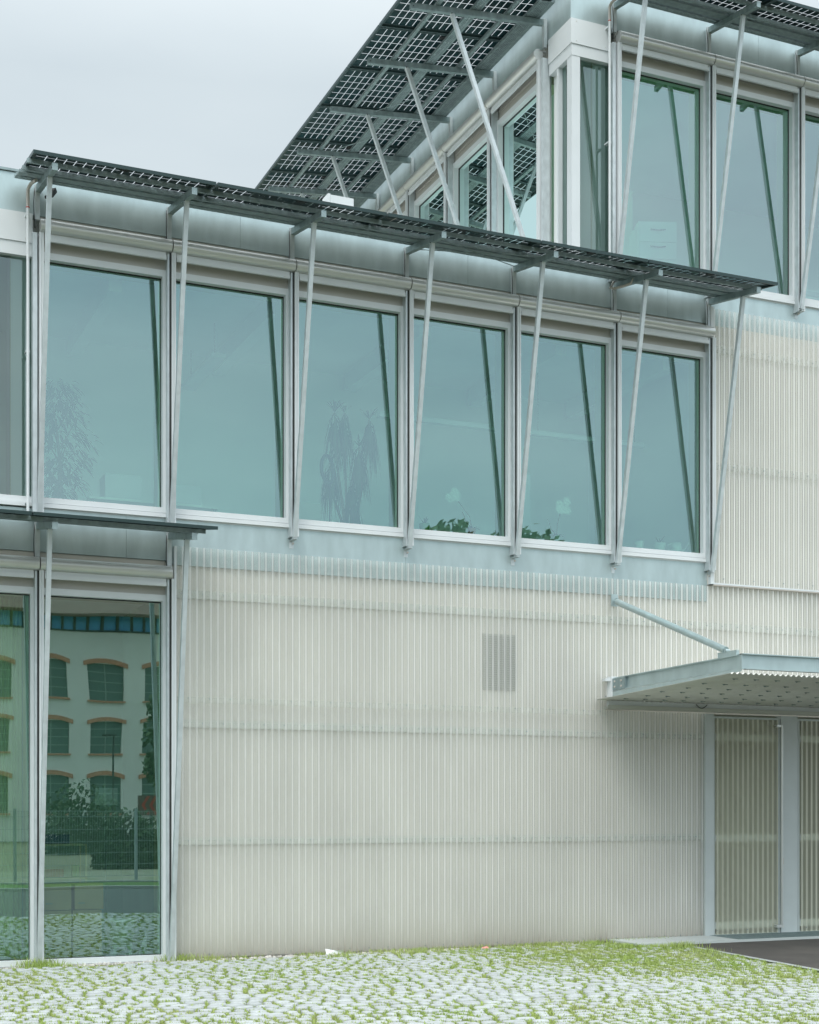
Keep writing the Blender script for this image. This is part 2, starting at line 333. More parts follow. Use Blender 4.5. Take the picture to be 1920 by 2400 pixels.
wt = window(2, M['glass_top']); wt.location = (7.5,0,0)
for i in range(1, 5): copy_tree(wt, (1.5*i, 0, 0))
ws = window(2, M['glass_side'], swap)
for i in range(1, 5): copy_tree(ws, (0, 1.5*i, 0))

def cluster(x, k, map=None, parent=B):
    """lone post + rails where a row of bays starts"""
    t, b = T[k], GB[k]; zb = -.02 if k == 0 else b-.235
    m = MB(); m.box(x-.001, x+.021, -.12, 0, zb, t+.25); m.box(x+.026, x+.048, -.12, 0, zb, t+.25); m.box(x+.02, x+.027, -.11, 0, zb, t+.25)
    o = m.build('guide_rail', M['white'], parent, map)
    m = MB(); m.box(x-.07, x-.02, -.085, .02, zb, t+.25); m.box(x-.04, x+.015, -.05, -.004, t+.41, t+.80); m.build('support_post', M['galvbright'], parent, map)
cluster(0, 1); cluster(7.5, 2); cluster(0, 2, swap)

# corner bays (no blinds): middle storey left end, top storey at the corner
def corner_bay(x0, k, cx=None, side=False):
    t, b = T[k], GB[k]
    m = MB(); m.box(x0, x0+.125, 0, .125, b-.062, t+.0)                 # corner mullion
    m.box(x0+.125, x0+.57, .02, .09, b-.062, b); m.box(x0, x0+.57, -.012, .09, b-.115, b-.068)
    if k == 2: m.box(x0-.012, x0, 0.0, .57, b-.115, b-.068); m.box(x0+.02, x0+.09, .125, .36, b-.062, b); m.box(x0+.0, x0+.09, .36, .40, b-.06, t)
    win = m.build('corner_window', M['white'], B)
    m = MB(); m.add([(x0+.125,.065,b),(x0+.60,.065,b),(x0+.60,.065,t),(x0+.125,.065,t)], [(0,1,2,3)])
    if k == 2: m.add([(x0+.065,.36,b),(x0+.065,.125,b),(x0+.065,.125,t),(x0+.065,.36,t)], [(0,1,2,3)])
    m.build('pane', M['glass_corner'], win)
    m = MB(); m.box(x0+.35, x0+.62, .10, .40, b-.2, t+.3); 
    if k == 2: m.box(x0+.08, x0+.20, .30, .62, b-.2, t+.3)
    m.build('inner_column', M['inner'], win)
    m = MB(); m.box(x0+.345, x0+.352, .066, .10, b, t); m.build('inner_edge', M['wood'], win)
    m = MB(); m.box(x0-.02, x0+.58, -.02, .1, t+.15, t+.478); m.box(x0-.006, x0+.58, -.006, .1, t, t+.148)
    if k == 2: m.box(x0-.02, x0+.1, .1, .60, t+.15, t+.478); m.box(x0-.006, x0+.1, .1, .60, t, t+.148)
    m.build('head_panel', M['white'], win)
    m = MB()
    for (sx, sz) in ((.06,.19),(.5,.19),(.06,.44),(.5,.44)): m.tube([(x0+sx,-.026,t+sz),(x0+sx,-.019,t+sz)], .006, 8)
    m.build('screw', M['rail'], win)
corner_bay(-.64, 1); corner_bay(XC, 2)

# galvanised bands
def band(x0, x1, z0, z1, y=.0, name='galvanised_band', step=3.0, ph=0):
    m = MB(); x = x0
    while x < x1-.01:
        e = min(x1, x+step); m.box(x+.0015, e-.0015, y, y+.12, z0, z1); x = e
    return m.build(name, M['galvsheet'], B)
band(-8, 1.50, T[0]+.48, 5.12, .022)
band(1.50, 9.0, 4.60, 5.12, .022)
band(-.64, 9.0, T[1]+.48, 8.855, .022)
band(9.0, 16, 8.40, 8.855, .022)
band(XC-.005, 16, T[2]+.48, 12.66, .022)
m = MB()
for i in range(5): m.box(XC-.0+.017, XC+.12, .15+i*3, .15+(i+1)*3-.003, T[2]+.48, 12.66)
m.build('galvanised_band', M['galvsheet'], B)
m = MB(); m.box(-.66, 9.0, .0, .3, 8.858, 8.885); m.box(-8, -.66, .0, .3, 4.98, 5.0); m.box(XC-.02, 16, -.0, .3, 12.663, 12.69); m.box(XC-.02, XC+.3, .3, 14, 12.663, 12.69)
m.build('coping', M['galv'], B)

# slabs, roofs, interior shell
m = MB(); m.box(-.62, 15.9, .15, 9, 8.12, 8.80); m.build('roof', M['ceil'], B)
m = MB(); m.box(-8, 15.9, .15, 9, 4.36, 5.12); m.build('floor_slab', M['ceil'], B)
m = MB(); m.box(-8, 15.9, .10, 9, -.3, -.012); m.build('floor_slab', M['floor_in'], B)
m = MB(); m.box(XC+.15, 15.9, .15, 14, 11.82, 12.62); m.build('roof', M['ceil'], B)
m = MB(); m.box(XC+.15, 15.9, .15, 14, 8.80, 8.87); m.build('floor_slab', M['floor_in'], B)
m = MB()
m.box(-.6, 9.06, 3.3, 3.4, 5.12, 8.12);
m.box(XC+3.2, 15.9, 3.6, 3.7, 8.87, 11.82); m.box(XC+3.2, XC+3.3, 3.7, 14, 8.87, 11.82); m.box(9.06, 9.2, .15, 6.5, 5.12, 8.12); m.box(8.80, 8.93, .15, 6.5, -.01, 4.36); m.box(15.7, 15.9, .15, 9, -.01, 12)
m.box(-8, -7.8, .15, 9, -.01, 4.36); m.box(-.6, -.5, .5, 6.5, 5.12, 8.12)
m.build('interior_wall', M['inner'], B)
m = MB(); m.box(-8, 1.6, 3.0, 3.1, -.01, 4.36)
M['workshop'] = mat('workshop_wall', (.34,.45,.40), .8, 0, .1, 1)
m.build('interior_wall', M['workshop'], B); m = MB(); m.box(1.60, 1.75, .15, 3.1, -.01, 4.36); m.build('interior_wall', M['workshop'], B)
m = MB(); m.box(8.93, 15.9, 1.3, 1.4, -.01, 4.36); m.build('interior_wall', mat('foyer_wall', (.74,.75,.62), .8), B)
m = MB(); m.box(-.64, -.60, .13, 9, 5.12, 8.41); m.build('end_wall', M['white'], B)
m = MB()
for xx in (.9, 2.9, 4.9, 6.9, 8.6): m.box(xx, xx+.16, .5, 3.2, 7.86, 8.12)
m.build('ceiling_beam', M['ceil'], B)

# ---- cladding: translucent corrugated sheets in front of a backing
PITCH = .0842
def corr(name, x0, x1, rows, y, matl, parent, amp=.009, seg=10):
    m = MB(); m.sm = True; n = int((x1-x0)/PITCH*seg)
    for ri, (z0, z1) in enumerate(rows):
        yo = y-.003*ri; vs = []; fs = []
        for i in range(n+1):
            x = x0+(x1-x0)*i/n; yy = yo-amp*math.cos((x-5.424)/PITCH*2*math.pi)
            vs += [(x, yy, z0), (x, yy, z1)]
        for i in range(n): fs.append((i*2, i*2+2, i*2+3, i*2+1))
        m.add(vs, fs)
    m.sm = False; m.m = 1
    for (z0, z1) in rows:
        k0 = math.ceil((x0-5.424)/PITCH); k1 = int((x1-5.424)/PITCH)
        for k in range(k0+random.randint(0,1), k1+1, 3):
            x = 5.424+(k)*PITCH; z = z0+.055
            m.tube([(x, y-.009-.012, z),(x, y-.004, z)], .006, 6)
    return m.build(name, [matl, M['galv']], parent)
low = corr('corrugated_cladding', 1.56, 8.93, [(-.01,1.39),(1.325,2.77),(2.70,3.06)], -.006, M['sheet'], B)
corr('corrugated_cladding', 1.56, 7.36, [(2.99,4.31),(4.21,4.81)], -.0155, M['sheet'], B)
corr('corrugated_cladding', 7.36, 15.9, [(3.19,4.31),(4.21,4.81)], -.0155, M['sheet'], B)
corr('corrugated_cladding', 9.05, 15.9, [(4.855,6.5),(6.4,8.1),(8.0,8.60)], -.045, M['sheet'], B)
m = MB(); m.box(1.55, 8.93, .07, .14, .0, 4.60); m.box(8.93, 15.9, .07, .14, 3.06, 4.83); m.box(9.0, 15.9, .0, .14, 4.84, 8.39)
bk = m.build('cladding_backing', M['back'], B)
m = MB()
for z in (1.33, 2.71, 4.22): m.box(1.55, 8.93, .05, .069, z, z+.09)
m.box(8.93, 15.9, .05, .069, 4.22, 4.31)
m.build('backing_rail', M['rail'], bk)
# vent grille behind the sheet
m = MB(); m.box(5.59, 6.07, .060, .069, 3.28, 4.0); m.m = 1
for i in range(25): m.box(5.60, 6.06, .045, .060, 3.29+i*.0285, 3.297+i*.0285)
for i in range(8): m.box(5.60+i*.064, 5.606+i*.064, .042, .052, 3.28, 4.0)
m.build('vent_grille', [mat('vent_dark', (.50,.50,.46), .8), M['rail']], B)
# trims
m = MB(); m.box(1.55, 1.575, -.03, .02, -.01, 4.81); m.build('edge_trim', M['white'], B)
m = MB(); m.box(9.002, 9.05, -.062, .02, 4.83, 8.62); m.box(9.0, 15.9, -.055, .0, 4.83, 4.85); m.build('edge_trim', M['white'], B)
m = MB(); m.box(9.05, 15.9, -.052, -.0, 4.815, 4.829); m.build('drip_trim', M['conduit'], B)

# ------------------------------------------------------------------ PV canopies
def panel_mesh(lx, ly, map=None):
    m = MB(); fw = .022
    m.m = 0; m.box(0, lx, 0, fw, -.036, 0); m.box(0, lx, ly-fw, ly, -.036, 0); m.box(0, fw, fw, ly-fw, -.036, 0); m.box(lx-fw, lx, fw, ly-fw, -.036, 0)
    mg = .058
    m.box(fw, lx-fw, fw, mg, -.010, -.004); m.box(fw, lx-fw, ly-mg, ly-fw, -.010, -.004); m.box(fw, mg, mg, ly-mg, -.010, -.004); m.box(lx-mg, lx-fw, mg, ly-mg, -.010, -.004)
    m.m = 1; nx = round((lx-2*mg)/.101); ny = 6; cw = (lx-2*mg)/nx; ch = (ly-2*mg)/ny; gp = .0092
    for i in range(nx):
        for j in range(ny):
            m.box(mg+i*cw+gp*(i>0), mg+(i+1)*cw, mg+j*ch+gp*1.1, mg+(j+1)*ch, -.0075, -.0070)
    m.m = 2; m.box(lx/2-.05, lx/2+.05, .08, .14, -.03, -.0101)
    return m
def perf_tray(x0, x1, y0, y1, nrow, along='x', hole=.5, sp=.05):
    """perforated strip made of slats and webs (local: length along x)"""
    m = MB(); n = nrow; w_ = y1-y0; edge = w_*.16; inner = w_-2*edge; rp = inner/n; hh = rp*hole
    m.box(x0, x1, y0, y0+edge, -.002, .002); m.box(x0, x1, y1-edge, y1, -.002, .002)
    m.box(x0, x1, y0, y0+.002, -.002, .035); m.box(x0, x1, y1-.002, y1, -.002, .035)
    for r in range(n):
        a = y0+edge+r*rp; m.box(x0, x1, a, a+(rp-hh)/2, -.002, .002); m.box(x0, x1, a+rp-(rp-hh)/2, a+rp, -.002, .002)
        x = x0+(sp/2)*(r % 2); m.box(x0, x+.001, a+(rp-hh)/2, a+rp-(rp-hh)/2, -.002, .002)
        while x < x1: m.box(x, min(x1, x+sp*(1-hole)), a+(rp-hh)/2, a+rp-(rp-hh)/2, -.002, .002); x += sp
    return m
TILT = .177
def canopy(k, x0, x1, arms, joints, dirn='front', depth=1.02, arm_len=1.12, foot_z=None, foot_y=-.10):
    """front canopies: local x along wall, y outwards = -Y"""
    top = T[k]+.80
    if dirn == 'front': Pm = lambda u, v, z: (u, -v, z)
    else: Pm = lambda u, v, z: (XC-v, u, z)
    zz = lambda v: top-TILT*v*(1 if dirn == 'front' else .60)
    sl = TILT*(1 if dirn == 'front' else .60)
    def conv(m):   # local (u along, v outward, z above arm top line)
        return lambda p: Pm(p[0], p[1], zz(p[1])+p[2])
    purl = MB(); ps = [.93, .60] if dirn == 'front' else [1.62, .60]
    for v in ps: purl.box(x0+.02, x1-.03, v-.025, v+.025, .004, .048)
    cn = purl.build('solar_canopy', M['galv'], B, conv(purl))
    am = MB(); am.box(-.026, .026, .0, arm_len, -.075, 0)
    am.box(-.026, .026, 0.0, .05, -.35, -.075)
    prot = None
    for a in arms:
        mm = MB(); mm.box(a-.03, a+.03, .01, arm_len, -.075, 0)
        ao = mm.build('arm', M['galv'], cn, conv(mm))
        mm = MB(); mm.m = 0
        vtop = arm_len*.71; p0 = Pm(a, vtop, zz(vtop)-.03); p1 = Pm(a, -foot_y, foot_z)
        up = (1,0,0) if dirn == 'front' else (0,1,0)
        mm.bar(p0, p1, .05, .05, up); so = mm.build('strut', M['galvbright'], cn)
        mm = MB(); q = Pm(a, vtop, zz(vtop)-.055); d = (0.031 if dirn == 'front' else 0)
        mm.tube([Pm(a-.032, vtop+.0, zz(vtop)-.075), Pm(a+.032, vtop+.0, zz(vtop)-.075)], .007, 8)
        mm.tube([Pm(a-.034, arm_len-.03, zz(arm_len)-.04), Pm(a+.034, arm_len-.03, zz(arm_len)-.04)], .006, 8)
        mm.build('bolt', M['black'], so)
        if k > 0:
            mm = MB(); mm.box(a-.028, a+.028, -.02, -foot_y+.03, 0, .007); mm.box(a-.028, a+.028, -.025, -.018, -.09, 0)
            mm.box(a-.028, a+.028, -foot_y-.03, -foot_y-.024, 0, .11)
            mm.build('foot_bracket', M['galvbright'], so, lambda p: Pm(p[0], p[1], foot_z-.02+p[2]))
            mm = MB(); mm.sm = True; mm.tube([Pm(a, -.03+.036+.02, foot_z-.06), Pm(a, .05, foot_z-.06)], .012, 8); mm.build('foot_bolt', M['conduit'], so)
        if dirn == 'front':
            mm = MB(); pts = []
            for t in range(9):
                s = t/8; pts.append(Pm(a-.038-.018*math.sin(s*3.14), .02+.045*math.sin(s*3.14)+.02*s, top-.03-.46*s))
            mm.tube(pts, .005, 6); mm.build('cable', M['black'], ao)
    # panels
    if dirn == 'front':
        meshes = {}
        for a, b in joints:
            key = round(b-a, 2)
            if key not in meshes:
                pm = panel_mesh(b-a-.02, depth); o = pm.build('solar_panel', [M['pvframe'], M['pvcell'], M['black']], cn, lambda p: (p[0], p[1], p[2])); meshes[key] = o
            else: o = meshes[key].copy(); col.objects.link(o); o.parent = cn
            # local y -> outward
            o.location = (a+.01, -1.17, zz(1.17)+.09); o.rotation_euler = (math.atan(sl), 0, 0)
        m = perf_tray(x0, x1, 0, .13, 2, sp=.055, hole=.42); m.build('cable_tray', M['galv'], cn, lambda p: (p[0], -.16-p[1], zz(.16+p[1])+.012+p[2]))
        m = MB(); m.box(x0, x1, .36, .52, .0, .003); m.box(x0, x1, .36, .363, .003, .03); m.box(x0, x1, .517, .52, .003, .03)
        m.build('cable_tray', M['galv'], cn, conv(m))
    else:
        pr = None
        for a, b in joints:
            if pr is None: pm = panel_mesh(depth, b-a-.02); pr = pm.build('solar_panel', [M['pvframe'], M['pvcell'], M['black']], cn); o = pr
            else: o = pr.copy(); col.objects.link(o); o.parent = cn
            o.location = (XC-2.14, a+.01, zz(2.14)+.09); o.rotation_euler = (0, -math.atan(sl), 0)
        for (v0, v1, nr) in ((.99,1.13,4),(.10,.33,7)):
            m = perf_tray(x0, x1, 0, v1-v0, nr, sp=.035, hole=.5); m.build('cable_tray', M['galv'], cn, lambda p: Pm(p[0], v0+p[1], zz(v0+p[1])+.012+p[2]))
    return cn
c1 = canopy(1, -.28, 9.20, [1.5*i for i in range(7)], [(-.24,1.74),(1.74,3.76),(3.76,5.77),(5.77,7.29),(7.29,9.28)], foot_z=5.0)
c0 = canopy(0, -6.2, 1.70, [1.5*i for i in (-4,-3,-2,-1,0,1)], [(-6.24,-4.24),(-4.24,-2.24),(-2.24,-.24),(-.24,1.76)], foot_z=-.02, foot_y=-.09)
c2 = canopy(2, 7.22, 15.1, [7.5+1.5*i for i in range(6)], [(7.26,9.24),(9.24,11.24),(11.24,13.24),(13.24,15.2)], foot_z=8.79)
cs = canopy(2, .27, 9.8, [.70+1.5*i for i in range(6)], [(.27+1.19*i-.005,.27+1.19*(i+1)-.005) for i in range(8)], 'side', depth=2.02, arm_len=2.0, foot_z=8.79)
# bracing rods under the middle canopy
zt1 = lambda v: T[1]+.80-TILT*v
m = MB(); m.tube([(4.52,-.85,zt1(.85)-.02),(5.98,-.10,zt1(.1)-.02)], .005, 6); m.tube([(4.52,-.10,zt1(.1)-.02),(5.98,-.85,zt1(.85)-.02)], .005, 6)
m.build('bracing_rod', M['galv'], c1)
m = MB(); m.tube([(XC-1.35,3.72,12.27),(XC-.1,2.25,12.42)], .006, 6); m.tube([(XC-1.5,5.2,12.27),(XC-.3,3.75,12.4)], .006, 6); m.build('bracing_rod', M['galv'], cs)
# conduits
def conduit(x, k):
    m = MB(); m.m = 0; t = T[k]
    pts = [(x,-.10,GB[k]-.28 if k == 1 else GB[k]-.2),(x,-.10,t+.3),(x,-.10,t+.52)]; m.tube(pts, .017, 12)
    m.m = 1; pts = [(x,-.10,t+.52),(x,-.10,t+.68)]+[(x+.035*(1-math.cos(a)),-.10-.10*(1-math.cos(a)),t+.68+.07*math.sin(a)) for a in (.4,.8,1.2,1.57)]+[(x+.05,-.35,t+.715)]
    m.tube(pts, .019, 12); m.m = 2; m.tube([(x,-.10,t+.50),(x,-.10,t+.512)], .0195, 12)
    m.m = 0
    for z in (t-1.1, t+.42, GB[k]-.1): m.box(x-.022, x+.022, -.105, .0, z, z+.018)
    m.build('conduit_pipe', [M['white'], M['conduit'], M['red']], B)
conduit(-.125, 1); conduit(7.375, 2)
m = MB(); m.tube([(7.42,-.12,8.70),(7.35,-.16,8.60),(7.37,-.22,8.575),(7.44,-.35,8.575),(7.47,-.48,8.575),(7.48,-.52,8.62)], .016, 10); m.build('conduit_pipe', M['conduit'], B)
# security camera under the canopy
m = MB(); m.bar((.16,-.14,8.66),(.10,-.22,8.56), .05, .05); m.bar((.10,-.22,8.56),(.06,-.17,8.545), .04, .03); m.m = 1; m.tube([(.11,.02,8.60),(.11,-.16,8.62)], .012, 8)
m.build('security_camera', [M['black'], M['rail']], B)

# ------------------------------------------------------------------ entrance canopy
ec = MB(); ec.m = 0
bx = 7.45
def ibeam(m, a, b, h, fl, t=.012, side=1):
    a = Vector(a); b = Vector(b)
    m.bar(a, b, t, h-2*t)
    m.bar(a+Vector((0,0,h/2-t/2)), b+Vector((0,0,h/2-t/2)), fl, t); m.bar(a-Vector((0,0,h/2-t/2)), b-Vector((0,0,h/2-t/2)), fl, t)
ibeam(ec, (bx,-.10,3.398), (bx,-2.86,3.437), .17, .07)
ibeam(ec, (11.6,-.10,3.398), (11.6,-2.86,3.437), .17, .07)
ec.box(bx-.035, 11.64, -2.905, -2.865, 3.345, 3.525); ec.box(bx-.035, 11.64, -2.94, -2.865, 3.513, 3.525); ec.box(bx-.0, 11.64, -2.94, -2.865, 3.345, 3.357)
canopy_e = ec.build('entrance_canopy', M['galvsheet'], B)
m = MB(); m.box(bx-.045, bx-.007, -.42, -.10, 3.32, 3.47); m.m = 1
for dy in (-.18,-.34):
    for dz in (3.36, 3.43): m.tube([(bx-.056,dy,dz),(bx-.044,dy,dz)], .013, 6)
m.build('splice_plate', [M['galv'], M['conduit']], canopy_e)
m = MB(); m.box(bx-.06, bx+.06, -.12, -.01, 3.20, 3.50); m.box(bx-.14, bx+.02, -.10, -.02, 3.44, 3.475); m.build('wall_bracket', M['white'], canopy_e)
# stepped gutter strips between beam and sheet
m = MB()
for i, (ya, yb) in enumerate(((-.15,-.85),(-.75,-1.6),(-1.5,-2.3),(-2.2,-2.95))):
    z = lambda y: 3.192+.031*(-y)+.02+.004*i
    m.add([(bx-.06-.003*i,ya,z(ya)),(bx-.06-.003*i,yb,z(yb)),(bx-.06-.003*i,yb,z(yb)+.075-.014*i),(bx-.06-.003*i,ya,z(ya)+.075-.014*i)], [(0,1,2,3)])
m.build('gutter_strip', M['galvsheet'], canopy_e)
# corrugated soffit
m = MB(); m.sm = True; n = 540; x0, x1 = 7.22, 11.8; vs = []; fs = []
for i in range(n+1):
    x = x0+(x1-x0)*i/n; o = .011*math.cos(x/.075*2*math.pi)
    for lay in (0, .002):
        vs += [(x, -.02, 3.197+o+lay), (x, -2.96-.0, 3.290+o+lay)]
for i in range(n):
    a = i*4; fs += [(a, a+4, a+5, a+1), (a+2, a+3, a+7, a+6), (a+1, a+5, a+7, a+3)]
m.add(vs, fs); m.build('corrugated_soffit', mat('soffit_sheet', (.60,.61,.57), .5, .25, .06, 4), canopy_e)
m = MB()
for j, yy in enumerate((-.35,-.75,-1.2,-1.65,-2.1,-2.6)):
    for i in range(15):
        x = 7.45+i*.3+(j % 2)*.08; z = 3.197-.0316*(yy+.02)-.013; m.tube([(x,yy,z),(x,yy,z-.012)], .011, 6); m.tube([(x-.02,yy,z-.002),(x+.055,yy,z-.002)], .004, 5)
m.build('soffit_screws', M['galv'], canopy_e)
m = MB(); m.tube([(7.49,-.10,4.49),(7.45,-2.55,3.60)], .042, 20); m.tube([(7.49,-.03,4.517),(7.49,-.14,4.475)], .02, 8); m.build('tie_rod', M['galvsheet'], canopy_e)
m = MB(); m.box(7.43, 7.47, -2.78, -2.42, 3.515, 3.58); m.tube([(7.42,-2.58,3.59),(7.48,-2.58,3.59)], .02, 10); m.build('rod_lug', M['galvsheet'], canopy_e)
m = MB(); m.box(7.44, 7.54, -.04, -.022, 4.44, 4.60); m.box(7.48, 7.50, -.12, -.03, 4.47, 4.54); m.build('rod_lug', M['galvsheet'], canopy_e)
m = MB(); m.m = 0; m.box(7.34, 15.9, -.11, -.02, 3.075, 3.105); m.m = 1; m.box(7.37, 15.9, -.085, -.03, 3.105, 3.185); m.m = 0; m.box(7.34, 15.9, -.115, -.105, 3.085, 3.125)
m.build('door_lintel', [mat('lintel_metal', (.46,.47,.42), .5, .2), M['white']], B)
m = MB(); m.tube([(8.72+.02*i, -.12, 3.17-.05*math.sin(i/9*3.14)) for i in range(10)], .006, 6); m.build('cable', M['black'], canopy_e)

# ------------------------------------------------------------------ entrance doors
def door(x, handle=True):
    m = MB()
    m.box(x, x+.03, -.0, .05, .02, 3.03); m.box(x+1.09, x+1.125, -.0, .05, .02, 3.03); m.box(x+.03, x+1.09, .0, .05, 3.0, 3.03); m.box(x+.03, x+1.09, 0, .05, .02, .04)
    d = m.build('door', M['paintgrey'], B)
    corr('door_sheet', x+.032, x+1.088, [(.03,3.0)], -.012, M['sheet_door'], d)
    for z, h in ((.10,.10),(1.31,.09),(2.70,.09)):
        m = MB(); m.box(x+.03, x+1.09, .02, .05, z, z+h); m.build('door_rail', M['white'], d)
    m = MB(); m.tube([(x+1.10,-.075,.14),(x+1.10,-.075,2.92)], .017, 12); m.box(x+1.01, x+1.115, -.08, -.01, 2.90, 2.93); m.box(x+1.01, x+1.13, -.08, -.01, .10, .14)
    m.build('handle', M['alu'], d)
    return d
door(9.085); door(10.52)
m = MB(); m.box(8.935, 9.075, -.03, .12, .0, 3.06); m.box(10.27, 10.505, -.012, .12, .0, 3.06); m.box(10.215, 10.268, -.02, .12, .0, 3.06); m.box(11.66, 15.9, -.01, .12, .0, 3.06)
df = m.build('door_frame', M['paintgrey'], B)
m = MB(); m.box(10.24, 10.252, -.03, -.02, .98, 1.07); m.build('keyhole_plate', M['conduit'], df)
m = MB()
for z in (.3,.9,1.5,2.1,2.7): m.tube([(10.33,-.016,z),(10.33,-.011,z)], .006, 6); m.tube([(8.95,-.034,z),(8.95,-.029,z)], .006, 6)
m.build('screw', M['rail'], df)
m = MB(); m.box(7.42, 15.9, -.72, .06, -.06, .025); m.m = 1
x = 9.0
while x < 13: m.box(x, x+.006, -.70, -.04, .025, .029); x += .03
m.build('threshold_grating', [M['paintgrey'], M['galv']], B)
m = MB(); m.box(6.95, 7.62, .0, .1, -.06, -.0); m.build('plinth', M['black'], B)  # black strip standing in for the shade in the recess under the cladding

# ------------------------------------------------------------------ things on and in the building
def white_box():
    o = empty('junction_box', (3.62,.32,8.86), 'white metal service box standing on the middle roof behind the solar canopy', 'junction box')
    m = MB(); m.box(.0, .30, 0, .25, .30, .52); m.box(-.035, .0, .02, .22, .25, .54); m.build('casing', M['white'], o)
    m = MB(); m.box(.02, .05, .05, .10, -.01, .30); m.box(.24, .27, .05, .10, -.01, .30); m.box(-.09, -.035, .05, .2, .33, .37); m.build('bracket', M['galv'], o)
white_box()
m = MB(); m.add([(0,0,.0),(.24,.05,.008),(.22,.01,.05),(.0,.045,.07),(.12,.03,.045)], [(0,1,4,3),(1,2,4)])
m.add([(0,.004,.0),(.24,.054,.008),(.22,.014,.05),(.0,.049,.07),(.12,.034,.045)], [(3,4,1,0),(4,2,1)])
o = m.build('paper_scrap', mat('paper', (.8,.82,.82), .8)); o.location = (3.38,-.17,-.005); tag(o, 'white crumpled scrap of paper lying at the foot of the corrugated wall', 'litter')
m = MB(); m.add([(0,0,.0),(.10,.02,.006),(.09,.05,.03),(.02,.06,.02)], [(0,1,2,3)]); m.add([(0,0.003,.0),(.10,.023,.006),(.09,.053,.03),(.02,.063,.02)], [(3,2,1,0)])
o = m.build('wrapper', mat('pink_plastic', (.75,.30,.28), .4)); o.location = (5.35,-.42,.01); tag(o, 'small pink plastic wrapper on the cobbles beside the wall', 'litter')

P_leaf = mat('houseplant_leaf', (.07,.13,.05), .5, 0, .3, 6)
P_stem = mat('plant_stem', (.20,.17,.10), .8)
P_pot = mat('pot_glaze', (.75,.78,.76), .4)
P_green = mat('green_pot', (.22,.42,.16), .4)
P_pet = mat('orchid_petal', (.85,.87,.84), .6)
P_card = mat('cardboard', (.72,.46,.27), .8, 0, .08, 5)
def leaf(m, p, d, ln, wd, droop=.3):
    d = Vector(d).normalized(); s = d.cross(Vector((0,0,1)))
    if s.length < .01: s = Vector((1,0,0))
    s.normalize(); p = Vector(p); pts = []
    for t in (0,.35,.7,1):
        c = p+d*ln*t-Vector((0,0,1))*droop*ln*t*t; w_ = wd*(.25,1,.8,.02)[(0,.35,.7,1).index(t)]
        pts += [c-s*w_/2, c+s*w_/2]
    m.add(pts, [(0,1,3,2),(2,3,5,4),(4,5,7,6)])
def pot(o, r, h, mt, z=0):
    m = MB(); m.lathe([(0,z),(r*.8,z),(r,z+h),(r*.92,z+h),(r*.9,z+h-.02),(0,z+h-.02)]); m.build('pot', mt, o)
def indoor_tree():
    o = empty('indoor_tree', (.40,1.05,5.13), 'broad leafy indoor tree behind the first middle-storey pane', 'houseplant'); pot(o, .17, .28, P_pot)
    m = MB(); m.tube([(0,0,.2),(.03,0,.7),(-.02,.02,1.3)], [.03,.022,.012], 8)
    for a in range(9): m.tube([(0,0,.45+a*.09),(.25*math.cos(a*2.4),.25*math.sin(a*2.4),.75+a*.11)], [.011,.005], 6)
    m.build('trunk', P_stem, o); m = MB()
    for _ in range(620):
        a = random.uniform(0,6.28); r = .46*random.random()**.5; z = random.uniform(.35,1.75); r *= (1-abs(z-1.0)/1.2)
        leaf(m, (r*math.cos(a), r*math.sin(a), z), (math.cos(a+random.gauss(0,.6)), math.sin(a), random.uniform(-.6,.3)), random.uniform(.08,.16), .035, .6)
    m.build('crown', P_leaf, o)
indoor_tree()
def dracaena():
    o = empty('dracaena_plant', (4.12,1.0,5.13), 'tall dracaena with drooping narrow leaves beside the ring light', 'houseplant'); pot(o, .2, .28, P_pot)
    for (dx, dy, h) in ((-.20,0,1.75),(-.03,.08,1.78),(.12,-.05,1.32),(.3,.05,1.72),(-.22,.1,1.12),(.05,0,.85)):
        m = MB(); m.tube([(dx*.25,dy*.3,.25),(dx*.8,dy,h*.6),(dx,dy,h)], [.02,.016,.012], 8); m.build('stem', P_stem, o)
        m = MB()
        for i in range(70):
            a = random.uniform(0,6.28); up = random.random()
            if up > .85: leaf(m, (dx,dy,h), (math.cos(a)*.6, math.sin(a)*.6, 1), random.uniform(.2,.3), .018, .35)
            else: 
                z = h-random.uniform(0,.30); leaf(m, (dx+.02*math.cos(a),dy+.02*math.sin(a),z), (math.cos(a), math.sin(a), .2), random.uniform(.10,.16), .02, 4.2)
        m.build('leaf_crown', P_leaf, o)
dracaena()
def ring_light():
    o = empty('ring_light', (3.76,.75,5.27), 'dark ring light on a thin stand behind the third middle-storey pane', 'lamp')
    m = MB(); rr = .175; c = Vector((-.03,0,.80)); u = Vector((.72,.69,0)); v = Vector((0,0,1))
    m.tube([c+(u*math.cos(a)+v*math.sin(a))*rr for a in [i*math.pi/16 for i in range(33)]], .022, 10, False)
    m.build('ring', mat('ring_housing', (.08,.10,.11), .4), o)
    m = MB(); m.tube([(0,0,-.1),(0,0,.60)], .01, 8); m.tube([(0,0,.58),(-.03,0,.63)], .018, 8)
    for a in (0,2.1,4.2): m.tube([(0,0,.0),(.2*math.cos(a),.2*math.sin(a),-.13)], .007, 6)
    m.build('stand', M['black'], o)
ring_light()
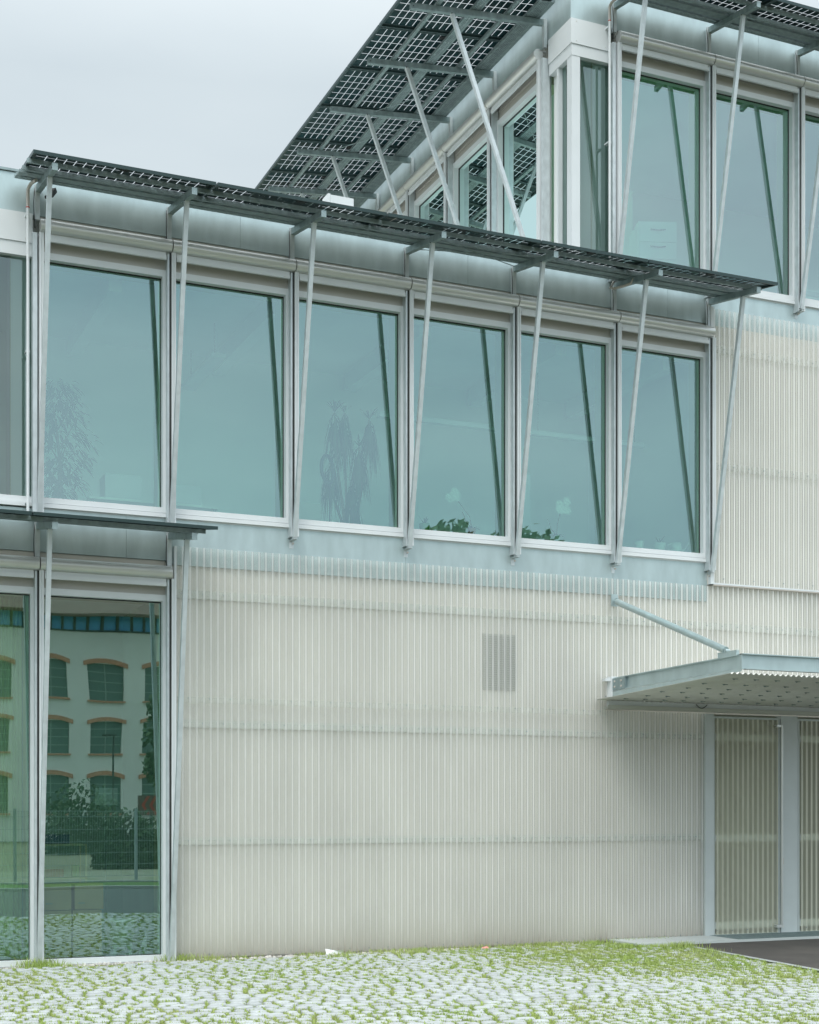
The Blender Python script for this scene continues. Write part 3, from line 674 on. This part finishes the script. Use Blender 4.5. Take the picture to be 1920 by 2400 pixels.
def orchid(x, y, z, lean, pots, label, fl):
    o = empty('orchid', (x,y,z), label, 'houseplant'); pot(o, .055, .11, pots)
    m = MB(); fx, fz = fl; m.tube([(0,0,.1),(lean*.3,0,fz*.5),(fx*.8,0,fz*.9),(fx,0,fz)], .005, 6); m.tube([(.02,0,.1),(-.06,.02,fz*.35),(-.12,.03,fz*.62)], .004, 6); m.build('stem', P_stem, o)
    m = MB()
    for i in range(6): a = i*1.05; leaf(m, (0,0,.1), (math.cos(a), math.sin(a)*.6, .6), .14, .045, .5)
    m.build('leaves', P_leaf, o)
    m = MB()
    for i in range(7):
        cx_ = fx+random.uniform(-.07,.07); cz = fz+random.uniform(-.09,.05)
        for k in range(5):
            a = k*1.257+i; d = Vector((math.cos(a)*.034, -.02, math.sin(a)*.034)); c = Vector((cx_+d.x, d.y-.01, cz+d.z)); vs = [c+Vector((.027*math.cos(b), .004*math.sin(b*2), .027*math.sin(b))) for b in [q*.785 for q in range(8)]]
            m.add(vs, [tuple(range(8))])
    m.build('blossom', P_pet, o)
orchid(5.55, .30, 5.27, -.1, mat('terracotta', (.40,.20,.12), .7), 'orchid leaning left in a terracotta pot on the fourth window sill', (-.27,.52))
orchid(6.80, .30, 5.27, .05, P_pot, 'upright white orchid in a pale pot on the fifth window sill', (.09,.54))
def small_pot(x, r, h, mt, label, sprig=0):
    o = empty('flower_pot', (x,.30,5.27), label, 'flower pot'); pot(o, r, h, mt)
    if sprig:
        m = MB()
        for i in range(sprig): a = i*2.4; leaf(m, (0,0,h-.02), (math.cos(a)*.5, math.sin(a)*.5, 1), random.uniform(.08,.2), .02, .2)
        m.build('leaves', P_leaf, o)
small_pot(4.88, .07, .12, P_green, 'small green pot with a low plant on the fourth window sill', 12)
small_pot(8.08, .07, .13, P_pot, 'white square-looking pot on the sixth sill farthest from the watering can')
small_pot(8.41, .085, .13, P_pot, 'round white pot with a thin sprig next to the watering can', 8)
def watering_can():
    o = empty('watering_can', (8.68,.30,5.27), 'pale watering can with a long spout on the sixth window sill', 'watering can')
    m = MB(); m.lathe([(0,0),(.09,0),(.07,.15),(.055,.155),(0,.15)]); m.build('body', P_pot, o)
    m = MB(); m.tube([(.07,0,.03),(.16,0,.10),(.24,0,.21)], [.016,.011,.012], 8); m.build('spout', P_pot, o)
    m = MB(); m.tube([(-.065,0,.14),(-.13,0,.12),(-.14,0,.06),(-.08,0,.03)], .008, 6); m.build('handle', P_pot, o)
watering_can()
def boxy(name, loc, size, mt, label, cat, extra=None, group=None, rot=0):
    o = empty(name, loc, label, cat, group); m = MB(); a, b, c = size; m.box(0, a, 0, b, 0, c); body = m.build('body', mt, o); o.rotation_euler = (0,0,rot)
    if extra: extra(o, a, b, c)
    return o
def lamp_panel():
    o = empty('ceiling_light', (2.45,1.6,7.60), 'long flat ceiling light hanging inside the second middle-storey window', 'ceiling light')
    m = MB(); m.box(0, .20, 0, 1.6, 0, .05); m.build('housing', M['white'], o)
    m = MB(); m.tube([(.1,.2,.05),(.1,.2,.5)], .004, 6); m.tube([(.1,1.4,.05),(.1,1.4,.5)], .004, 6); m.build('wire', M['black'], o)
lamp_panel()
def linear_light(x, y, z, ln, label):
    o = empty('linear_light', (x,y,z), label, 'ceiling light'); m = MB(); m.box(0, ln, 0, .10, 0, .06); m.build('housing', M['white'], o)
    for q in (.15, ln-.15): m = MB(); m.tube([(q,.05,.06),(q,.05,7.98-z)], .004, 6); m.build('wire', M['black'], o)
linear_light(4.75, 1.5, 7.05, 2.0, 'slim linear light hanging inside the fourth middle-storey window')
linear_light(7.05, 1.5, 7.05, 1.9, 'slim linear light hanging inside the fifth and sixth middle-storey windows')
def cab_extra(o, a, b, c):
    m = MB()
    for i in range(4): m.box(.02, a-.02, -.018, -.001, c-.06-.24*(i+1)+.01, c-.06-.24*i)
    m.build('drawer', M['inner'], o); m = MB()
    for i in range(4): z = c-.06-.24*i-.06; m.tube([(a*.3,-.035,z),(a*.5,-.045,z-.015),(a*.7,-.035,z)], .007, 6)
    m.build('handle', M['galv'], o)
boxy('drawer_cabinet', (8.42,.85,8.88), (.55,.6,1.15), M['inner'], 'pale drawer cabinet behind the first blind-fitted top-storey window', 'cabinet', cab_extra, rot=-.35)
def shutters(o, a, b, c):
    m = MB()
    for i in range(5): m.box(0, a, -.012, -.001, .1+i*.1, .17+i*.1)
    m.build('slat', M['white'], o)
boxy('low_cabinet', (9.55,.8,8.88), (.85,.5,.55), M['inner'], 'low slatted cabinet behind the second blind-fitted top-storey window', 'cabinet', shutters)
boxy('low_cabinet', (11.05,.8,8.88), (.85,.5,.60), M['inner'], 'pale low cabinet behind the third blind-fitted top-storey window at the right edge', 'cabinet', shutters)
def desk(x, y, z, a, b, h, label):
    o = empty('desk', (x,y,z), label, 'desk'); m = MB(); m.box(0, a, 0, b, h-.03, h); m.build('desktop', M['inner'], o)
    for (px, py) in ((.03,.03),(a-.06,.03),(.03,b-.06),(a-.06,b-.06)): m = MB(); m.box(px, px+.03, py, py+.03, 0, h-.03); m.build('leg', M['galv'], o)
desk(.75,.9,5.13,1.6,.8,.28+.1, 'low pale desk spanning the first and second middle-storey windows')
boxy('storage_box', (1.02,1.3,5.51), (.45,.35,.38), M['white'], 'white storage box on the desk right of the indoor tree', 'box')
boxy('storage_box', (1.78,1.2,5.51), (.42,.35,.30), M['white'], 'wide white box at the left of the second middle-storey window', 'box')
boxy('pinboard', (6.42,1.1,5.13), (.42,.04,1.25), M['white'], 'upright pale panel left of the upright white orchid', 'panel')
boxy('computer_monitor', (3.28,.9,5.30), (.42,.05,.36), M['rail'], 'grey monitor standing left of the ring light', 'monitor')
# ground floor
def flaps(o, a, b, c):
    m = MB(); m.box(.0, a, b*.48, b*.52, c, c+.002); m.box(a*.12, a*.35, -.002, -.0005, c*.22, c*.28); m.build('tape', mat('tape', (.5,.42,.30), .3), o)
for (x, z, lb) in ((.16,.0,'cardboard box at the bottom of the left stack behind the ground-floor pane'),(.51,.0,'cardboard box at the bottom of the right stack beside the bucket'),
                   (.16,.585,'cardboard box on top of the left stack behind the ground-floor pane'),(.53,.585,'cardboard box on top of the right stack beside the bucket')):
    h = .575 if z == 0 else .295
    boxy('cardboard_box', (x-.05,.38,z), (.33,.3,h), P_card, lb, 'box', flaps, 'cardboard boxes stacked behind the glass')
def bucket():
    o = empty('bucket', (1.04,.50,.16), 'white plastic bucket on a small stool behind the ground-floor pane', 'bucket')
    m = MB(); m.lathe([(0,0),(.14,0),(.175,.27),(.185,.27),(.185,.29),(.165,.29),(.13,.02),(0,.02)], n=28); m.build('shell', mat('bucket_plastic', (.90,.92,.90), .4), o)
    m = MB(); m.tube([(.185*math.cos(a),.02,.28-.05*math.sin(a)) for a in [i*.314 for i in range(11)]], .004, 6); m.build('handle', M['galv'], o)
    s = empty('stool', (1.04,.50,-.01), 'low white stool carrying the bucket', 'stool'); m = MB(); m.box(-.12, .12, -.1, .1, .14, .168); m.build('seat', M['white'], s)
    for (px, py) in ((-.11,-.09),(.07,-.09),(-.11,.06),(.07,.06)): m = MB(); m.box(px, px+.04, py, py+.03, 0, .14); m.build('leg', M['white'], s)
bucket()
m = MB(); m.add([(0,0,.0),(.12,.02,-.0),(.12,.05,.32),(.125,.054,.32),(.125,.024,0),(.0,.004,0)], [(0,1,2),(1,4,3,2),(3,4,5)]); o = m.build('paper_sheet', M['white']); o.location = (1.22,.42,0); tag(o, 'folded white sheet leaning in the lower right corner of the ground-floor pane', 'sheet')
def shelf():
    o = empty('shelf_trolley', (.22,1.0,-.01), 'light metal trolley shelf above the cardboard boxes', 'shelf')
    for z in (.92, 1.32): m = MB(); m.box(0, .52, 0, .4, z, z+.02); m.build('board', M['wood'], o)
    for (px, py) in ((0,0),(.5,0),(0,.38),(.5,.38)): m = MB(); m.box(px, px+.02, py, py+.02, 0, 1.33); m.build('leg', M['wood'], o)
    boxy('tool_box', (.28,1.1,.935), (.20,.15,.09), mat('red_tool', (.3,.08,.06), .5), 'small reddish box on the lower trolley board', 'box')
    boxy('spray_can_box', (.58,1.08,.935), (.08,.1,.14), P_green, 'green canister on the lower trolley board', 'canister')
    boxy('crate', (.20,1.05,1.335), (.34,.25,.11), mat('blue_crate', (.06,.12,.22), .5), 'dark blue crate on top of the trolley', 'crate')
shelf()
def curtain():
    m = MB(); m.sm = True; vs = []; n = 70
    for i in range(n+1):
        x = -.36+.27*i/n; yy = .55+.025*math.sin(i*.55)+.01*math.sin(i*1.3); vs += [(x,yy,.05),(x,yy,4.25),(x,yy+.003,.05),(x,yy+.003,4.25)]
    m.add(vs, [(i*4,i*4+4,i*4+5,i*4+1) for i in range(n)]+[(i*4+2,i*4+3,i*4+7,i*4+6) for i in range(n)])
    o = m.build('curtain', mat('curtain_cloth', (.78,.80,.55), .9)); tag(o, 'pale yellow curtain gathered at the left ground-floor window', 'curtain')
curtain()
boxy('whiteboard', (.88,1.2,1.80), (.27,.02,.21), M['white'], 'white board on a pole behind the ground-floor pane', 'board', lambda o, a, b, c: MB.build((lambda m: (m.box(.12,.14,.02,.04,-1.8,.1), m)[1])(MB()), 'pole', M['galv'], o))

# ------------------------------------------------------------------ across the road (seen in the glass)
F = empty('factory_building', (13,-74,0), 'white plastered brick factory with arched windows reflected in the ground-floor glass', 'building')
fl = lambda p: (p[0]-13, p[1]+74, p[2])
BR = mat('brick', (.60,.28,.17), .9, 0, .2, 9); FP = mat('factory_plaster', (.80,.79,.73), .9, 0, .08, .25)
m = MB(); m.box(-22, 48, -94, -74.3, -.1, 14.1)
# facade with real openings is layered: plaster piers between windows
wx = [16.97-3.45*k for k in range(-6, 11)]
xs = [-22]+sorted([v for xr in wx for v in (xr-2.1, xr)])+[48]
for i in range(0, len(xs)-1, 2): m.box(xs[i], xs[i+1], -74.29, -74.0, -.1, 12.95)
for zb, zt_ in ((-.1,1.65),(3.85,5.25),(7.45,8.85),(11.05,12.95)):
    for i in range(1, len(xs)-1, 2): m.box(xs[i], xs[i+1], -74.29, -74.002, zb, zt_)
m.build('wall', FP, F, fl)
for xr in wx:
    for zb in (1.65, 5.25, 8.85):
        m = MB(); m.m = 0; m.box(xr-2.1, xr, -74.28, -74.2, zb, zb+2.2)
        m.m = 1; m.box(xr-1.08, xr-1.02, -74.2, -74.17, zb, zb+2.2)
        for q in (.55,1.1,1.65): m.box(xr-2.1, xr, -74.2, -74.18, zb+q, zb+q+.05)
        wobj = m.build('factory_window', [mat('old_pane', (.09,.15,.13), .25) if 'old_pane' not in bpy.data.materials else bpy.data.materials['old_pane'], mat('old_bar', (.28,.36,.31), .6) if 'old_bar' not in bpy.data.materials else bpy.data.materials['old_bar']], F, fl)
        m = MB(); n = 10; pts = []
        for i in range(n+1):
            t = -1+2*i/n; x = xr-1.05+t*1.28; z = zb+1.92+.33*math.cos(t*1.35); pts.append((x, z))
        vs = []
        for (x, z) in pts: vs += [(x,-73.93,z),(x,-73.93,z+.27),(x,-74.1,z),(x,-74.1,z+.27)]
        fs = []
        for i in range(n): a = i*4; fs += [(a,a+4,a+5,a+1),(a,a+2,a+6,a+4),(a+1,a+5,a+7,a+3)]
        m.add(vs, fs)
        # plaster spandrel corners above the arch
        m.build('brick_arch', BR, wobj, fl)
        m = MB(); m.box(xr-2.25, xr+.1, -74.0, -73.86, zb-.12, zb-.01); m.build('window_sill', BR, wobj, fl)
m = MB(); m.m = 0; m.box(-22, 48, -74.25, -74.15, 12.95, 13.95); m.m = 1; x = -22
while x < 48: m.box(x, x+.16, -74.14, -74.0, 12.95, 13.98); x += .82
m.box(-22, 48, -74.14, -73.9, 12.93, 13.03)
m.build('eave_window_row', [mat('blue_glazing', (.07,.45,.85), .2), mat('dark_timber', (.03,.04,.045), .7)], F, fl)
m = MB(); m.add([(-23,-72.9,13.9),(49,-72.9,13.9),(49,-84,18.3),(-23,-84,18.3),(49,-95,13.9),(-23,-95,13.9)], [(0,1,2,3),(3,2,4,5)]); m.box(-23,49,-73.1,-72.9,13.82,14.0)
rm = mat('roof_tiles', (.15,.095,.07), .9, 0, .2, 2); 
m.build('roof', rm, F, fl)
# fence
def fence():
    o = empty('wire_fence', (0,-19.65,0), 'grey welded wire mesh fence beyond the road, mirrored in the ground-floor glass', 'fence'); GM = mat('fence_steel', (.40,.46,.48), .5, .3)
    m = MB()
    x = -14
    while x < 24: m.box(x-.003, x+.003, .0, .006, .08, 1.74); x += .065
    for z in (.1,.4,.7,1.0,1.3,1.6,1.73): m.box(-14, 24, -.006, .012, z-.005, z+.005)
    m.build('mesh_panel', GM, o)
    for i in range(-5, 7): m = MB(); m.box(5.58+3.0*i, 5.65+3.0*i, -.06, .0, -.02, 1.79); m.build('post', GM, o)
fence()
LF = mat('tree_leaf', (.055,.11,.03), .7, 0, .3, 1.5, col2=(.035,.075,.02)); TK = mat('bark', (.12,.09,.065), .9)
def tree(x, y, h, r, label, nl=2600, cz=.62, ls=.28, trunk=.25):
    o = empty('tree', (x,y,-.05), label, 'tree', 'trees beyond the road'); m = MB(); m.tube([(0,0,0),(.1,0,h*.35),(0,.1,h*.7)], [trunk,trunk*.7,trunk*.3], 10)
    cl = []
    for i in range(11):
        a = i*2.4; q = Vector((math.cos(a)*r*.62*random.uniform(.4,1), math.sin(a)*r*.62*random.uniform(.4,1), h*(cz+random.uniform(-.24,.26)))); cl.append((q, r*random.uniform(.32,.5)))
        m.tube([(0,.05,h*.4), q*.6+Vector((0,0,h*.2)), q], [trunk*.4,trunk*.2,.02], 6)
    m.build('trunk', TK, o); m = MB()
    for _ in range(nl):
        q, rr = random.choice(cl); v = Vector((random.gauss(0,1), random.gauss(0,1), random.gauss(0,.8))).normalized()*rr*random.random()**.4; p = q+v
        n_ = Vector((random.gauss(0,1), random.gauss(0,1), random.gauss(0,1))).normalized(); s = ls*random.uniform(.5,1.2); u = n_.orthogonal().normalized()*s; w_ = n_.cross(u)*.7
        m.add([p-u, p-w_, p+u, p+w_], [(0,1,2,3)])
    m.build('crown', LF, o)
tree(9.9,-31,6.0,1.9,'broad tree at the right edge of the reflected factory', 5200, .62, .13, .12)
tree(47.5,-96,22.8,6,'tall tree behind the factory mirrored in the fourth middle-storey window', 3500, .8, .5, .5)
tree(58.5,-96,22.9,7,'tall tree behind the factory mirrored in the fifth middle-storey window', 3500, .8, .5, .5)
def shrub(name, x, y, sx, sy, h, label, n):
    m = MB()
    for _ in range(n):
        a = random.uniform(0,6.28); t = random.random()**.5; z = h*random.random()*(1-.35*t*t)
        p = Vector((x+sx*t*math.cos(a), y+sy*t*math.sin(a), z*(.8+.25*math.sin(a*5+x)))); n_ = Vector((random.gauss(0,1), random.gauss(0,1), random.gauss(0,1))).normalized(); u = n_.orthogonal().normalized()*.10; w_ = n_.cross(u)*.6
        m.add([p-u, p-w_, p+u, p+w_], [(0,1,2,3)])
    o = m.build(name, LF); tag(o, label, 'bush')
shrub('bush', 7.3,-27.5,1.3,.8,1.8,'dark hedge behind the right half of the wire fence', 5000)
shrub('bush', 9.0,-45,1.7,1.3,3.0,'rounded bush in front of the lower factory windows', 3500)
def street_lamp():
    o = empty('street_lamp', (11.4,-50,0), 'slim dark street lamp in front of the factory', 'street lamp'); m = MB(); m.tube([(0,0,-.1),(0,0,5.2)], [.06,.04], 10); m.build('pole', M['black'], o)
    m = MB(); m.box(-.55, .12, -.1, .1, 5.17, 5.27); m.build('lamp_head', M['black'], o)
street_lamp()
def chevron():
    o = empty('chevron_sign', (9.15,-33,-.35), 'red and white chevron road sign behind the fence', 'road sign'); m = MB(); m.box(-.03, .03, -.05, .0, 0, 2.0); m.build('post', M['galv'], o)
    m = MB(); m.box(-.45, .45, 0, .02, 1.95, 2.6); bd = m.build('board', mat('sign_back', (.20,.12,.11), .6), o); m = MB()
    for i in range(3):
        x = -.33+i*.27; m.add([(x,.024,2.28),(x+.2,.024,2.58),(x+.31,.024,2.58),(x+.11,.024,2.28),(x+.31,.024,1.98),(x+.2,.024,1.98)], [(0,1,2,3),(0,3,4,5)])
    m.build('chevron', mat('sign_red', (.65,.06,.05), .5), bd)
chevron()
